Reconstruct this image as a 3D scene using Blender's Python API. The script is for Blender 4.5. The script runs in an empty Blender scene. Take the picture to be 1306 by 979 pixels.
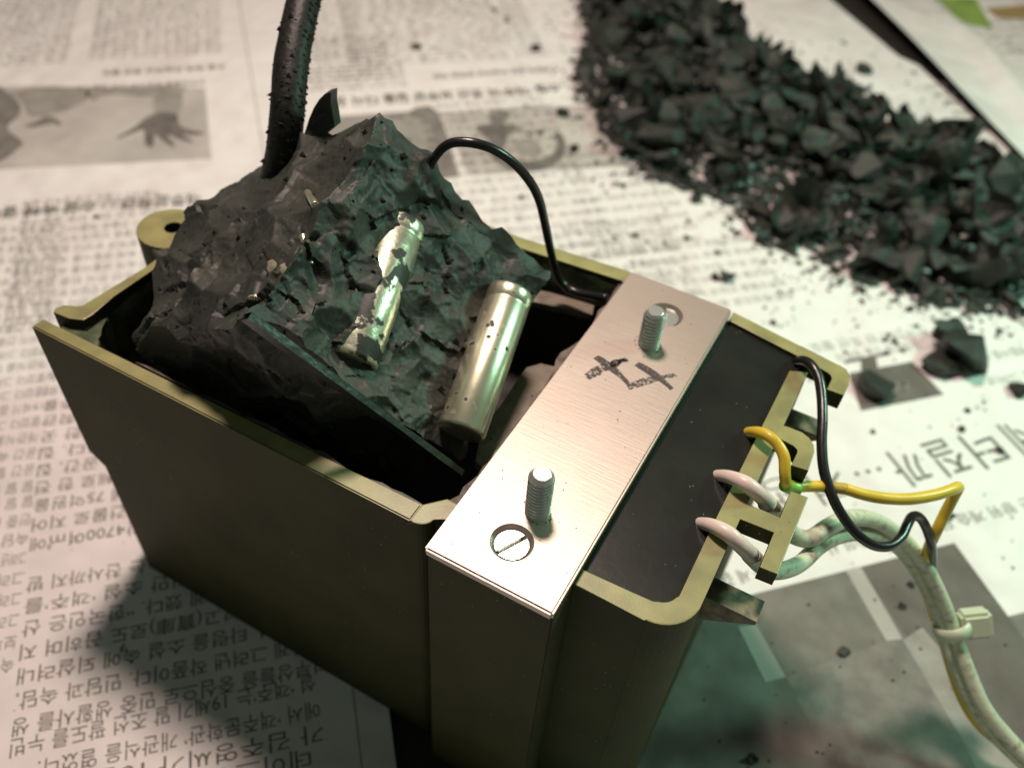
import bpy, bmesh, math, random
import numpy as np
from mathutils import Vector, Matrix, noise
R_ = math.radians
S = bpy.context.scene
C = S.collection
S.unit_settings.scale_length = 0.01          # one unit is one centimetre
rnd = random.Random(7)

# ------------------------------------------------------------------ camera
RM = ((0.8729833, -0.38464662, 0.29991189), (0.48459911, 0.61421894, -0.62281522), (0.05535221, 0.68904432, 0.72260229))
CP = Vector((3.31191347, -4.8625379, 15.26533138)); FPX = 1142.68
cam = bpy.data.cameras.new('camera'); co = bpy.data.objects.new('camera', cam); C.objects.link(co)
m4 = Matrix(RM).to_4x4(); m4.translation = CP; co.matrix_world = m4
cam.sensor_width = 36; cam.lens = FPX / 1306 * 36; cam.clip_start = 0.1; cam.clip_end = 300
cam.dof.use_dof = True; cam.dof.focus_distance = 11.0; cam.dof.aperture_fstop = 0.21
S.camera = co

# ------------------------------------------------------------------ dim room light and the two lamps over the table
w = bpy.data.worlds.new('World'); S.world = w; w.use_nodes = True
w.node_tree.nodes['Background'].inputs[0].default_value = (0.86, 1.0, 0.84, 1)
w.node_tree.nodes['Background'].inputs[1].default_value = 0.08
def lamp(name, loc, tgt, size, power, col):
    l = bpy.data.lights.new(name, 'AREA'); l.shape = 'DISK'; l.size = size; l.energy = power; l.color = col
    o = bpy.data.objects.new(name, l); C.objects.link(o); o.location = loc
    o.rotation_euler = (Vector(tgt) - Vector(loc)).to_track_quat('-Z', 'Y').to_euler()
lamp('warm_lamp', (-9, 13, 42), (-1, 8, 3), 6.5, 18300, (1.0, 0.77, 0.685))
lamp('green_lamp', (17, 20, 19), (0, 8, 2), 4.6, 4200, (0.50, 1.0, 0.73))
S.view_settings.view_transform = 'Standard'; S.view_settings.look = 'None'
S.view_settings.exposure = 0; S.view_settings.gamma = 1

# ------------------------------------------------------------------ helpers
RMm = Matrix(RM)
def _ray(px, py): return RMm @ Vector(((px - 653) / FPX, -(py - 489.5) / FPX, -1.0))
def atz(px, py, z): d = _ray(px, py); return CP + d * ((z - CP.z) / d.z)
def aty(px, py, y): d = _ray(px, py); return CP + d * ((y - CP.y) / d.y)
def atx(px, py, x): d = _ray(px, py); return CP + d * ((x - CP.x) / d.x)
def atplane(px, py, o, n): d = _ray(px, py); return CP + d * ((o - CP).dot(n) / d.dot(n))

def obj(name, me, mat=None, parent=None, smooth=False):
    if isinstance(me, bmesh.types.BMesh):
        m = bpy.data.meshes.new(name); me.to_mesh(m); me.free(); me = m
    if mat is not None:
        for q in (mat if isinstance(mat, (list, tuple)) else [mat]): me.materials.append(q)
    if smooth: me.polygons.foreach_set('use_smooth', [True] * len(me.polygons))
    o = bpy.data.objects.new(name, me); C.objects.link(o)
    if parent: o.parent = parent; o.matrix_parent_inverse = Matrix.Translation(-parent.location)
    return o
def tag(o, label=None, cat=None, group=None, kind=None):
    if label: o['label'] = label
    if cat: o['category'] = cat
    if group: o['group'] = group
    if kind: o['kind'] = kind
    return o
def thing(name, loc, label, cat, group=None):
    o = bpy.data.objects.new(name, None); C.objects.link(o); o.location = loc; o.empty_display_size = .3
    return tag(o, label, cat, group)
def mesh(name, v, f):
    m = bpy.data.meshes.new(name); m.from_pydata([tuple(a) for a in v], [], f); m.update(); return m
def prism(pts, z0, z1, bev=0.0, taper=None):
    bm = bmesh.new()
    a = sum(pts[i][0] * pts[(i + 1) % len(pts)][1] - pts[(i + 1) % len(pts)][0] * pts[i][1] for i in range(len(pts)))
    if a < 0: pts = pts[::-1]
    n = len(pts)
    lo = [bm.verts.new((p[0], p[1], z0)) for p in pts]; hi = [bm.verts.new((p[0], p[1], z1)) for p in pts]
    bm.faces.new(hi); bm.faces.new(lo[::-1])
    for i in range(n): bm.faces.new((lo[i], lo[(i + 1) % n], hi[(i + 1) % n], hi[i]))
    if bev:
        es = [e for e in bm.edges if all(v.co.z > z1 - 1e-6 for v in e.verts)]
        bmesh.ops.bevel(bm, geom=es, offset=bev, segments=2, affect='EDGES', profile=.6)
    return bm
def box(x0, x1, y0, y1, z0, z1, bev=0.0):
    bm = bmesh.new(); bmesh.ops.create_cube(bm, size=1)
    bmesh.ops.scale(bm, vec=(x1 - x0, y1 - y0, z1 - z0), verts=bm.verts)
    bmesh.ops.translate(bm, vec=((x0 + x1) / 2, (y0 + y1) / 2, (z0 + z1) / 2), verts=bm.verts)
    if bev: bmesh.ops.bevel(bm, geom=bm.edges[:], offset=bev, segments=2, affect='EDGES')
    return bm
def catmull(P, n=10):
    P = [Vector(p) for p in P]; Q = [P[0] * 2 - P[1]] + P + [P[-1] * 2 - P[-2]]; out = []
    for i in range(1, len(Q) - 2):
        a, b, c, d = Q[i - 1:i + 3]
        for k in range(n):
            t = k / n
            out.append(.5 * ((2 * b) + (c - a) * t + (2 * a - 5 * b + 4 * c - d) * t * t + (3 * b - a - 3 * c + d) * t ** 3))
    out.append(P[-1]); return out
def tube(P, r, n=14, rad=None, sides=14):
    L = catmull(P, n); v = []; f = []
    up = Vector((.3, .2, 1)); N = len(L)
    for i, p in enumerate(L):
        t = (L[min(i + 1, N - 1)] - L[max(i - 1, 0)]).normalized()
        up = (up - t * up.dot(t)).normalized(); s = t.cross(up)
        rr = rad(i / (N - 1)) if rad else r
        rr *= 1 + .03 * noise.noise(p * 3)
        for k in range(sides):
            a = 2 * math.pi * k / sides; v.append(p + (up * math.cos(a) + s * math.sin(a)) * rr)
    for i in range(N - 1):
        for k in range(sides):
            k2 = (k + 1) % sides; f.append((i * sides + k, i * sides + k2, (i + 1) * sides + k2, (i + 1) * sides + k))
    f.append(tuple(range(sides))[::-1]); f.append(tuple(range((N - 1) * sides, N * sides)))
    return mesh('tube', v, f)
def boolcut(o, cutters):
    for c in cutters:
        md = o.modifiers.new('cut', 'BOOLEAN'); md.object = c; md.operation = 'DIFFERENCE'; md.solver = 'EXACT'
    dg = bpy.context.evaluated_depsgraph_get(); dg.update()
    me = bpy.data.meshes.new_from_object(o.evaluated_get(dg)); o.modifiers.clear(); o.data = me
    for c in cutters: bpy.data.objects.remove(c)
    return o
def cone(x, y, z0, z1, r0, r1, n=40):
    bm = bmesh.new(); bmesh.ops.create_cone(bm, cap_ends=True, segments=n, radius1=r0, radius2=r1, depth=z1 - z0)
    bmesh.ops.translate(bm, vec=(x, y, (z0 + z1) / 2), verts=bm.verts); return bm

# ------------------------------------------------------------------ materials
def mat(name, col, rough=.5, metal=0, patch_=False, col2=None, nscale=4, lo=.35, hi=.65, bump=0, bscale=30, spec=.5, detail=6, extra=None, stretch=None):
    m = bpy.data.materials.new(name); m.use_nodes = True; nt = m.node_tree; N = nt.nodes; Lk = nt.links
    b = N['Principled BSDF']; b.inputs['Base Color'].default_value = (*col, 1); b.inputs['Roughness'].default_value = rough
    b.inputs['Metallic'].default_value = metal; b.inputs['Specular IOR Level'].default_value = spec
    tc = N.new('ShaderNodeTexCoord'); src = tc.outputs['Object']
    if stretch:
        mp = N.new('ShaderNodeMapping'); mp.inputs['Scale'].default_value = stretch; Lk.new(src, mp.inputs[0]); src = mp.outputs[0]
    if col2:
        n = N.new('ShaderNodeTexNoise'); n.inputs['Scale'].default_value = nscale; n.inputs['Detail'].default_value = detail; Lk.new(src, n.inputs[0])
        r = N.new('ShaderNodeMapRange'); r.inputs[1].default_value = lo; r.inputs[2].default_value = hi; Lk.new(n.outputs[0], r.inputs[0])
        x = N.new('ShaderNodeMix'); x.data_type = 'RGBA'; x.inputs[6].default_value = (*col, 1); x.inputs[7].default_value = (*col2, 1)
        Lk.new(r.outputs[0], x.inputs[0]); Lk.new(x.outputs[2], b.inputs['Base Color'])
    if patch_:
        a_ = N.new('ShaderNodeMapRange'); a_.inputs[3].default_value = metal; a_.inputs[4].default_value = 0; Lk.new(r.outputs[0], a_.inputs[0]); Lk.new(a_.outputs[0], b.inputs['Metallic'])
        a_ = N.new('ShaderNodeMapRange'); a_.inputs[3].default_value = rough; a_.inputs[4].default_value = .55; Lk.new(r.outputs[0], a_.inputs[0]); Lk.new(a_.outputs[0], b.inputs['Roughness'])
    if bump:
        n2 = N.new('ShaderNodeTexNoise'); n2.inputs['Scale'].default_value = bscale; n2.inputs['Detail'].default_value = 8; Lk.new(src, n2.inputs[0])
        bp = N.new('ShaderNodeBump'); bp.inputs['Strength'].default_value = bump; bp.inputs['Distance'].default_value = .02
        Lk.new(n2.outputs[0], bp.inputs['Height']); Lk.new(bp.outputs[0], b.inputs['Normal'])
    if extra: extra(m, nt, b, src)
    return m
def wavy(m, nt, b, src):
    """broad shallow waviness of paper lying on a table"""
    N = nt.nodes; L = nt.links; n = N.new('ShaderNodeTexNoise'); n.inputs['Scale'].default_value = .22; n.inputs['Detail'].default_value = 3; L.new(src, n.inputs[0])
    bp = N.new('ShaderNodeBump'); bp.inputs['Strength'].default_value = .8; bp.inputs['Distance'].default_value = 1.3; L.new(n.outputs[0], bp.inputs['Height'])
    if b.inputs['Normal'].links: L.new(b.inputs['Normal'].links[0].from_socket, bp.inputs['Normal'])
    L.new(bp.outputs[0], b.inputs['Normal'])
def specks(scale, thr, col, rough=None):
    def f(m, nt, b, src):
        N = nt.nodes; L = nt.links
        v = N.new('ShaderNodeTexVoronoi'); v.inputs['Scale'].default_value = scale; L.new(src, v.inputs[0])
        r = N.new('ShaderNodeMapRange'); r.inputs[1].default_value = thr; r.inputs[2].default_value = thr * .6; L.new(v.outputs['Distance'], r.inputs[0])
        n = N.new('ShaderNodeTexNoise'); n.inputs['Scale'].default_value = scale * .21; L.new(src, n.inputs[0])
        r2 = N.new('ShaderNodeMapRange'); r2.inputs[1].default_value = .52; r2.inputs[2].default_value = .6; L.new(n.outputs[0], r2.inputs[0])
        mu = N.new('ShaderNodeMath'); mu.operation = 'MULTIPLY'; L.new(r.outputs[0], mu.inputs[0]); L.new(r2.outputs[0], mu.inputs[1])
        x = N.new('ShaderNodeMix'); x.data_type = 'RGBA'; x.inputs[7].default_value = (*col, 1)
        bc = b.inputs['Base Color']
        if bc.links: L.new(bc.links[0].from_socket, x.inputs[6])
        else: x.inputs[6].default_value = bc.default_value
        L.new(mu.outputs[0], x.inputs[0]); L.new(x.outputs[2], bc)
        if rough is not None:
            y = N.new('ShaderNodeMix'); y.inputs[2].default_value = b.inputs['Roughness'].default_value; y.inputs[3].default_value = rough
            L.new(mu.outputs[0], y.inputs[0]); L.new(y.outputs[0], b.inputs['Roughness'])
            z = N.new('ShaderNodeMath'); z.operation = 'MULTIPLY_ADD'; z.inputs[1].default_value = -b.inputs['Metallic'].default_value; z.inputs[2].default_value = b.inputs['Metallic'].default_value
            L.new(mu.outputs[0], z.inputs[0]); L.new(z.outputs[0], b.inputs['Metallic'])
    return f
M = {}
M['paper'] = mat('newsprint', (.74, .725, .70), .85, col2=(.79, .775, .755), nscale=1.2, bump=.25, bscale=14, spec=.2, extra=wavy)
M['ink'] = mat('printing_ink', (.16, .15, .13), .8, spec=.2, col2=(.11, .10, .09), nscale=30)
M['ink_soft'] = mat('small_printing_ink', (.24, .23, .21), .8, spec=.2)
def halftone(name, a, b_, s=3, stretch=None): return mat(name, a, .85, col2=b_, nscale=s, lo=.4, hi=.62, spec=.2, stretch=stretch, extra=wavy)
M['grey1'] = halftone('halftone_grey', (.165, .158, .14), (.21, .20, .18), 1.6)
M['grey2'] = halftone('halftone_dark_grey', (.125, .118, .105), (.16, .15, .135), 1.2)
M['grey3'] = halftone('halftone_light_grey', (.33, .32, .29), (.27, .26, .24), 1.8)
M['grey4'] = halftone('halftone_pale', (.52, .50, .46), (.43, .415, .385), .5)
M['grey_strip'] = halftone('halftone_strip', (.45, .44, .40), (.38, .37, .34), .8)
M['grey5'] = halftone('halftone_charcoal', (.13, .12, .11), (.18, .17, .155), 2)
M['grey_mid'] = halftone('halftone_mid', (.23, .22, .20), (.17, .162, .147), 2.2)
M['green_ink'] = mat('green_ink', (.30, .44, .10), .8, col2=(.20, .32, .08), nscale=.5, spec=.2)
M['ochre_ink'] = mat('ochre_ink', (.42, .30, .12), .8, col2=(.30, .22, .10), nscale=.7, spec=.2)
M['table'] = mat('dark_table', (.02, .017, .014), .6, bump=.2)
M['olive'] = mat('olive_plastic', (.052, .055, .019), .62, spec=.18, col2=(.038, .041, .015), nscale=.9, bump=.12, bscale=60, extra=specks(9, .08, (.5, .5, .4)))
M['rim'] = mat('cut_olive_plastic', (.31, .305, .125), .36, col2=(.20, .20, .085), nscale=1.8, bump=.08, bscale=40, extra=specks(9, .10, (.10, .09, .04)))
M['inner'] = mat('resin_smeared_plastic', (.12, .145, .08), .26, col2=(.05, .07, .045), nscale=2.2, bump=.6, bscale=6, lo=.4, hi=.6)
M['resin'] = mat('potting_resin', (.011, .0135, .0105), .22, col2=(.017, .020, .016), nscale=1.1, bump=.12, bscale=4, extra=specks(11, .09, (.30, .31, .26)))
M['block'] = mat('charcoal_resin', (.019, .023, .018), .56, col2=(.038, .043, .033), nscale=1.6, bump=.4, bscale=13, extra=specks(16, .1, (.30, .31, .26)))
M['chip'] = mat('charcoal_chip', (.013, .018, .013), .6, col2=(.030, .036, .027), nscale=1.6, bump=.5, bscale=8)
M['residue'] = mat('grey_residue', (.20, .18, .15), .3, col2=(.10, .09, .08), nscale=5, bump=.5, bscale=12)
M['board'] = mat('dusty_beige_board', (.20, .17, .12), .5, col2=(.12, .10, .07), nscale=4, bump=.2, extra=specks(7, .2, (.02, .02, .018)))
M['edge'] = mat('green_board_edge', (.022, .032, .022), .30, col2=(.014, .02, .015), nscale=5, bump=.3, bscale=12)
def brushed(m, nt, b, src):
    N = nt.nodes; L = nt.links
    mp = N.new('ShaderNodeMapping'); mp.inputs['Scale'].default_value = (.6, 11, 1); mp.inputs['Rotation'].default_value = (0, 0, R_(3)); L.new(src, mp.inputs[0])
    n = N.new('ShaderNodeTexNoise'); n.inputs['Scale'].default_value = 3; n.inputs['Detail'].default_value = 9; n.inputs['Roughness'].default_value = .7; L.new(mp.outputs[0], n.inputs[0])
    bp = N.new('ShaderNodeBump'); bp.inputs['Strength'].default_value = .3; bp.inputs['Distance'].default_value = .008
    L.new(n.outputs[0], bp.inputs['Height']); L.new(bp.outputs[0], b.inputs['Normal'])
    r = N.new('ShaderNodeMapRange'); r.inputs[3].default_value = .52; r.inputs[4].default_value = .70; L.new(n.outputs[0], r.inputs[0]); L.new(r.outputs[0], b.inputs['Roughness'])
    x = N.new('ShaderNodeMix'); x.data_type = 'RGBA'; x.inputs[6].default_value = (.37, .325, .275, 1); x.inputs[7].default_value = (.53, .47, .405, 1)
    n3 = N.new('ShaderNodeTexNoise'); n3.inputs['Scale'].default_value = .8; L.new(src, n3.inputs[0])
    ad = N.new('ShaderNodeMath'); ad.operation = 'MULTIPLY_ADD'; ad.inputs[1].default_value = .5; L.new(n.outputs[0], ad.inputs[0]); 
    h = N.new('ShaderNodeMath'); h.operation = 'MULTIPLY'; h.inputs[1].default_value = .6; L.new(n3.outputs[0], h.inputs[0]); L.new(h.outputs[0], ad.inputs[2])
    L.new(ad.outputs[0], x.inputs[0]); L.new(x.outputs[2], b.inputs['Base Color'])
    specks(5.5, .07, (.05, .045, .04), .6)(m, nt, b, src)
M['plate'] = mat('brushed_steel_plate', (.7, .6, .5), .42, .75, extra=brushed)
M['steel'] = mat('zinc_steel', (.78, .82, .76), .25, .8, bump=.1, bscale=20)
M['screw'] = mat('dull_screw_steel', (.50, .48, .43), .42, .8, col2=(.35, .33, .29), nscale=9, bump=.4, bscale=20)
M['tube'] = mat('tinned_metal', (.80, .82, .62), .30, .88, col2=(.68, .67, .48), nscale=3, bump=.12, bscale=5, extra=specks(7.5, .34, (.03, .03, .02), .6))
M['foil'] = mat('scraped_foil', (.78, .80, .60), .30, .88, True, col2=(.024, .027, .023), nscale=2.2, lo=.53, hi=.57, bump=.5, bscale=7)
M['copper'] = mat('smeared_metal', (.60, .56, .40), .34, .75, True, col2=(.02, .022, .02), nscale=2.6, lo=.50, hi=.56, bump=.8, bscale=7)
M['blackwire'] = mat('black_insulation', (.012, .013, .012), .28, bump=.1, bscale=10)
M['cable'] = mat('black_cable_sheath', (.008, .009, .007), .5, spec=.3, col2=(.016, .016, .013), nscale=9, bump=.6, bscale=12)
M['yellow'] = mat('yellow_insulation', (.74, .54, .04), .35, col2=(.58, .44, .04), nscale=2, bump=.1)
M['greenend'] = mat('green_insulation', (.22, .50, .08), .35)
M['white'] = mat('grimy_white_insulation', (.56, .60, .44), .40, col2=(.16, .18, .10), nscale=6.5, lo=.52, hi=.80, bump=.3, bscale=10, detail=9, stretch=(1.2, 1.2, 2))
M['pinkwire'] = mat('bare_white_insulation', (.72, .60, .54), .35, bump=.1)
M['tie'] = mat('milky_nylon', (.55, .62, .46), .35, spec=.5)
M['tie'].node_tree.nodes['Principled BSDF'].inputs['Subsurface Weight'].default_value = .5
M['tie'].node_tree.nodes['Principled BSDF'].inputs['Subsurface Radius'].default_value = (.1, .1, .08)
M['glass'] = mat('clear_resin_blob', (.35, .28, .2), .08, bump=0)
M['brown'] = mat('brown_grime', (.10, .06, .04), .5)
def faint(name, lo):
    m = mat(name, (.045, .035, .035), .5); nt = m.node_tree; N = nt.nodes; L = nt.links
    b = N['Principled BSDF']; tc = N.new('ShaderNodeTexCoord'); mp = N.new('ShaderNodeMapping'); mp.inputs['Scale'].default_value = (9, 14, 6); L.new(tc.outputs['Object'], mp.inputs[0])
    n = N.new('ShaderNodeTexNoise'); n.inputs['Scale'].default_value = 2.2; n.inputs['Detail'].default_value = 7; L.new(mp.outputs[0], n.inputs[0])
    r = N.new('ShaderNodeMapRange'); r.inputs[1].default_value = lo; r.inputs[2].default_value = lo + .18; L.new(n.outputs[0], r.inputs[0]); L.new(r.outputs[0], b.inputs['Alpha'])
    return m
M['marker'] = faint('marker_ink', .30); M['marker_faint'] = faint('smudged_marker_ink', .40)

# ------------------------------------------------------------------ the table and the newspapers
tag(obj('table_top', box(-80, 60, -30, 110, -1.2, -.12), M['table']), 'dark table top showing in the gap between the newspapers', None, None, 'structure')
def sheet(name, poly, zf, label, n=70):
    """a sheet of newsprint: polygon outline (world xy) cut from a fine grid and laid with a gentle ripple"""
    bm = bmesh.new(); vs = [bm.verts.new((p[0], p[1], 0)) for p in poly]; f = bm.faces.new(vs); f.normal_update()
    if f.normal.z < 0: bmesh.ops.reverse_faces(bm, faces=[f])
    xs = [p[0] for p in poly]; ys = [p[1] for p in poly]
    for ax, lo, hi in ((0, min(xs), max(xs)), (1, min(ys), max(ys))):
        k = lo + .5
        while k < hi:
            co_ = [0, 0, 0]; co_[ax] = k; no = [0, 0, 0]; no[ax] = 1
            bmesh.ops.bisect_plane(bm, geom=bm.verts[:] + bm.edges[:] + bm.faces[:], plane_co=co_, plane_no=no); k += 1.6
    for v in bm.verts: v.co.z = zf(v.co.x, v.co.y)
    bmesh.ops.solidify(bm, geom=bm.faces[:], thickness=.01)
    o = obj(name, bm, M['paper'], smooth=False); tag(o, label, 'newspaper'); return o
def g2(px, py): p = atz(px, py, 0); return (p.x, p.y)
E0 = g2(496, 905); ed = Vector((math.cos(R_(131.5)), math.sin(R_(131.5)))); eu = Vector((ed.y, -ed.x))
def EA(t, s=0): return (E0[0] + ed.x * t - eu.x * s, E0[1] + ed.y * t - eu.y * s)   # s>0: to the left of the sheet edge
zA = lambda x, y: .045
zB = lambda x, y: 0.0
zC = lambda x, y: .03
sheetA = sheet('newspaper_sheet', [EA(-14), EA(70), EA(70, 45), EA(-14, 45)], zA, 'left newspaper sheet of Korean text columns under the left end of the case')
bB = [EA(70, 3), EA(2.5, 3), (0.9, .9), (2.2, -3), (24, -16), (45, 8), g2(1340, 240), g2(1172, 84), g2(1146, 72), g2(1062, 2), g2(1050, -12)]
sheetB = sheet('newspaper_sheet', bB, zB, 'middle newspaper sheet with grey pictures and headline carrying the pile of chips')
# the far sheet, its near edge lifted off the one below
c0, c1 = Vector(g2(1078, -14)), Vector(g2(1345, 256)); cd = (c1 - c0).normalized(); cn = Vector((-cd.y, cd.x))
if cn.dot(Vector(g2(1306, 60)) - c0) < 0: cn = -cn
def zCf(x, y):
    q = Vector((x, y)) - c0; d = q.dot(cn); t = q.dot(cd)
    return .03 + .50 * math.exp(-max(d, 0) / 1.1) * (0.8 + .2 * math.sin(t * .3 + .4)) + .45 * math.exp(-((d - 2.4 + .16 * (t - 9)) / .4) ** 2) * max(0, min(1, (t - 3) / 3)) 
def sheetgrid():
    v = []; f = []; nu, nv = 90, 70
    for i in range(nu + 1):
        for j in range(nv + 1):
            t = -8 + 50 * i / nu; d = 34 * (j / nv) ** 1.8
            p = c0 + cd * t + cn * d; v.append((p.x, p.y, zCf(p.x, p.y)))
    for i in range(nu):
        for j in range(nv):
            a = i * (nv + 1) + j; f.append((a, a + 1, a + nv + 2, a + nv + 1))
    return mesh('sheet', v, f)
sheetC = obj('newspaper_sheet', sheetgrid(), M['paper'], smooth=True)
md = sheetC.data
tag(sheetC, 'far right newspaper sheet with curled edge, green patch and ochre patch', 'newspaper')

# ------------------------------------------------------------------ print on the newspapers
ZA, ZB, ZC = .045 + .0045, .0045, .036
def patch(parent, name, pts, m, z, z_off=0, px=True):
    P = [g2(*p) if px else p for p in pts]
    bm = bmesh.new(); vs = [bm.verts.new((p[0], p[1], z + z_off)) for p in P]; f = bm.faces.new(vs); f.normal_update()
    if f.normal.z < 0: bmesh.ops.reverse_faces(bm, faces=[f])
    return obj(name, bm, m, parent)
def smooth_poly(pts, n=6):
    P = [Vector((p[0], p[1], 0)) for p in pts]; L = len(P); out = []
    for i in range(L):
        a, b, c, d = P[i - 1], P[i], P[(i + 1) % L], P[(i + 2) % L]
        for k in range(n):
            t = k / n; q = .5 * ((2 * b) + (c - a) * t + (2 * a - 5 * b + 4 * c - d) * t * t + (3 * b - a - 3 * c + d) * t ** 3); out.append((q.x, q.y))
    return out
_fc = {}
def text_mesh(s, bold=0.0):
    k = (s, bold)
    if k in _fc: return _fc[k]
    cu = bpy.data.curves.new('t', 'FONT'); cu.body = s; cu.size = 1; cu.resolution_u = 2; cu.offset = bold; cu.fill_mode = 'FRONT'
    o = bpy.data.objects.new('t', cu); C.objects.link(o)
    dg = bpy.context.evaluated_depsgraph_get(); me = o.evaluated_get(dg).to_mesh()
    n = len(me.vertices); a = np.empty(n * 3); me.vertices.foreach_get('co', a); a = a.reshape(-1, 3)[:, :2].copy()
    f = [tuple(p.vertices) for p in me.polygons]
    o.evaluated_get(dg).to_mesh_clear(); bpy.data.objects.remove(o); bpy.data.curves.remove(cu)
    _fc[k] = (a, f); return _fc[k]
class Text:
    def __init__(self): self.v = []; self.f = []
    def line(self, s, end, ang, size, width=None, bold=.0, align='R', z=ZA, em=.80, shear=0):
        a, f = text_mesh(s, bold)
        if len(a) == 0: return
        x0, x1 = a[:, 0].min(), a[:, 0].max(); W = (x1 - x0)
        sx = width / W if width else size * em
        X = (a[:, 0] - (x1 if align == 'R' else x0)) * sx; Y = a[:, 1] * size + 0; X = X + shear * Y
        c, s_ = math.cos(R_(ang)), math.sin(R_(ang)); b = len(self.v)
        for x, y in zip(X, Y): self.v.append((end[0] + c * x - s_ * y, end[1] + s_ * x + c * y, z))
        self.f += [tuple(i + b for i in q) for q in f]
    def done(self, name, m, parent):
        o = obj(name, mesh(name, self.v, self.f), m, parent); o['kind'] = 'stuff'; return o
# lower left article, upside down as it lies: each line given by the paper point where it ends
T = Text()
rows = [("데이그 소설", None), ("가 김주영씨가 10일 열린", 4.6), ("에서 ‘객주문학관’ 개관식을 열었다.", 4.55), ("설 ‘객주’는 19세기 말 조선 팔도를 누빈", 4.9),
        ("보부상들을 중심으로 민중 생활사를 생", 5.2), ("하게 그려낸 작품이다. 민담과 속담,", 4.9), ("전설, 타령을 소설 속에 되살려내", 4.7), ("의 보고(寶庫)로도 꼽히며 지", 4.2),
        ("게 했다. “한국인은 산", 3.2), ("지만 소설 ‘객주’를", 2.9), ("는 찬사까지 받", 2.1), None, ("만4700여㎡에", 2.05), ("건물로 지어", 1.75), ("에 75억원을", 1.75), ("체로 한 전", 1.5),
        ("전시 공간, 집", 2.0), ("하다. 집", 1.3), ("의 한 곳", 1.3), ("문학관", 1.0), ("객주를", .95), ("마을의", .95), ("소설 속", 1.1)]
e = Vector((-5.02, -4.33)); dv = Vector((-.327, .329))
for i, r in enumerate(rows):
    if r is None: continue
    k = i
    p = e + dv * k * (1 + .0 * k)
    if i < 4:
        s0 = Vector(g2(*[(396, 956), (412, 925), (407, 895), (401, 862)][i])); s1 = Vector(g2(*[(225, 992), (40, 1003), (50, 972), (15, 946)][i])); d_ = s1 - s0
        T.line(r[0], s0, math.degrees(math.atan2(d_.y, d_.x)), .36, width=d_.length, align='L', z=ZA)
    else: T.line(r[0], (p.x, p.y), 223.4 - i * .06, .36, width=r[1], z=ZA)
T.done('text_column', M['ink'], sheetA)
words = "객주는 소설 속에 민중 생활사를 그려낸 작품이다 보부상들을 중심으로 조선 팔도를 누빈 이야기 문학관 개관식을 열었다 한국인은 보고로도 꼽히며 민담과 속담 타령을 되살려내 건물로 지어 전시 공간 집필실 19세기 말 찬사까지 받았다".split()
LN = []
for i in range(14):
    s = ''
    while len(s) < 17: s += rnd.choice(words) + ' '
    LN.append(s.strip())
def column(sheet_, start, lines, width, ang=222, size=.33, pitch=.45, z=ZA, m='ink_soft', vdir=None, ragged=.06, bold=0.):
    """start: reading start of the bottom-most line in the picture"""
    t = Text(); a = R_(ang - 180 + 90) if vdir is None else R_(vdir)
    for i in range(lines):
        w_ = width * (rnd.uniform(.3, .8) if rnd.random() < ragged else 1)
        p = (start[0] + math.cos(a) * pitch * i, start[1] + math.sin(a) * pitch * i)
        t.line(rnd.choice(LN), p, ang, size, width=w_, align='L', z=z, bold=bold)
    return t.done('text_column', M[m], sheet_)
def rule(sheet_, a, b, wd, z, m='ink_soft', px=True):
    A = Vector(g2(*a)) if px else Vector(a); B = Vector(g2(*b)) if px else Vector(b); n = (B - A).normalized(); n = Vector((-n.y, n.x)) * wd / 2
    return patch(sheet_, 'printed_rule', [A + n, B + n, B - n, A - n], M[m], z, px=False)
rule(sheetA, (470, 1045), (449, 871), .02, ZA); rule(sheetA, (338, 205), (303, -10), .03, ZA); rule(sheetA, (-20, 276), (250, 249), .03, ZA)
# column at the far left edge and the blurred ones behind the case
column(sheetA, (g2(44, 615)), 21, 3.4, z=ZA, vdir=134); column(sheetA, g2(20, 840), 9, 3.4, z=ZA, vdir=134)
column(sheetA, g2(205, 388), 12, 3.6, z=ZA, size=.36, vdir=134)
T = Text(); T.line('객주문학관… 소설 속에 열다', g2(258, 249), 221, .62, width=5.7, bold=.02, align='L', z=ZA); T.done('headline', M['ink'], sheetA)
column(sheetA, g2(86, 78), 22, 5, size=.24, pitch=.33, z=ZA); column(sheetA, g2(283, 66), 20, 4.4, size=.24, pitch=.33, z=ZA)
T = Text(); T.line('소설 속에 되살려낸 조선 팔도', g2(288, 84), 222, .42, width=4.0, bold=.02, align='L', z=ZA)
T.line('보부상들을 중심으로 민중 생활사를 그려낸 작품이다', g2(262, 104), 222, .36, width=6.0, align='L', z=ZA, bold=.01); T.done('caption', M['ink'], sheetA)
# photograph with a reaching hand
ph = patch(sheetA, 'printed_picture', [(-20, 112), (231, 112), (262, 114), (270, 204), (-20, 219)], M['grey4'], ZA)
def ip(parent, pts, m, z, k): return patch(parent, 'picture_patch', smooth_poly([g2(*p) for p in pts]), M[m], z, k * .004, px=False)
ip(sheetA, [(-10, 118), (8, 118), (26, 135), (24, 150), (10, 165), (28, 182), (26, 190), (-10, 205)], 'grey_mid', ZA, 1)
ip(sheetA, [(22, 120), (60, 113), (110, 116), (108, 132), (70, 146), (40, 150), (30, 135)], 'grey3', ZA, 1)
ip(sheetA, [(118, 116), (230, 113), (231, 120), (210, 126), (140, 122), (120, 130)], 'grey3', ZA, 1)
ip(sheetA, [(60, 150), (75, 155), (78, 162), (66, 160), (46, 164), (32, 163), (48, 157)], 'grey_mid', ZA, 1)
ip(sheetA, [(199, 114), (231, 114), (229, 146), (200, 147)], 'grey3', ZA, 2)
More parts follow.
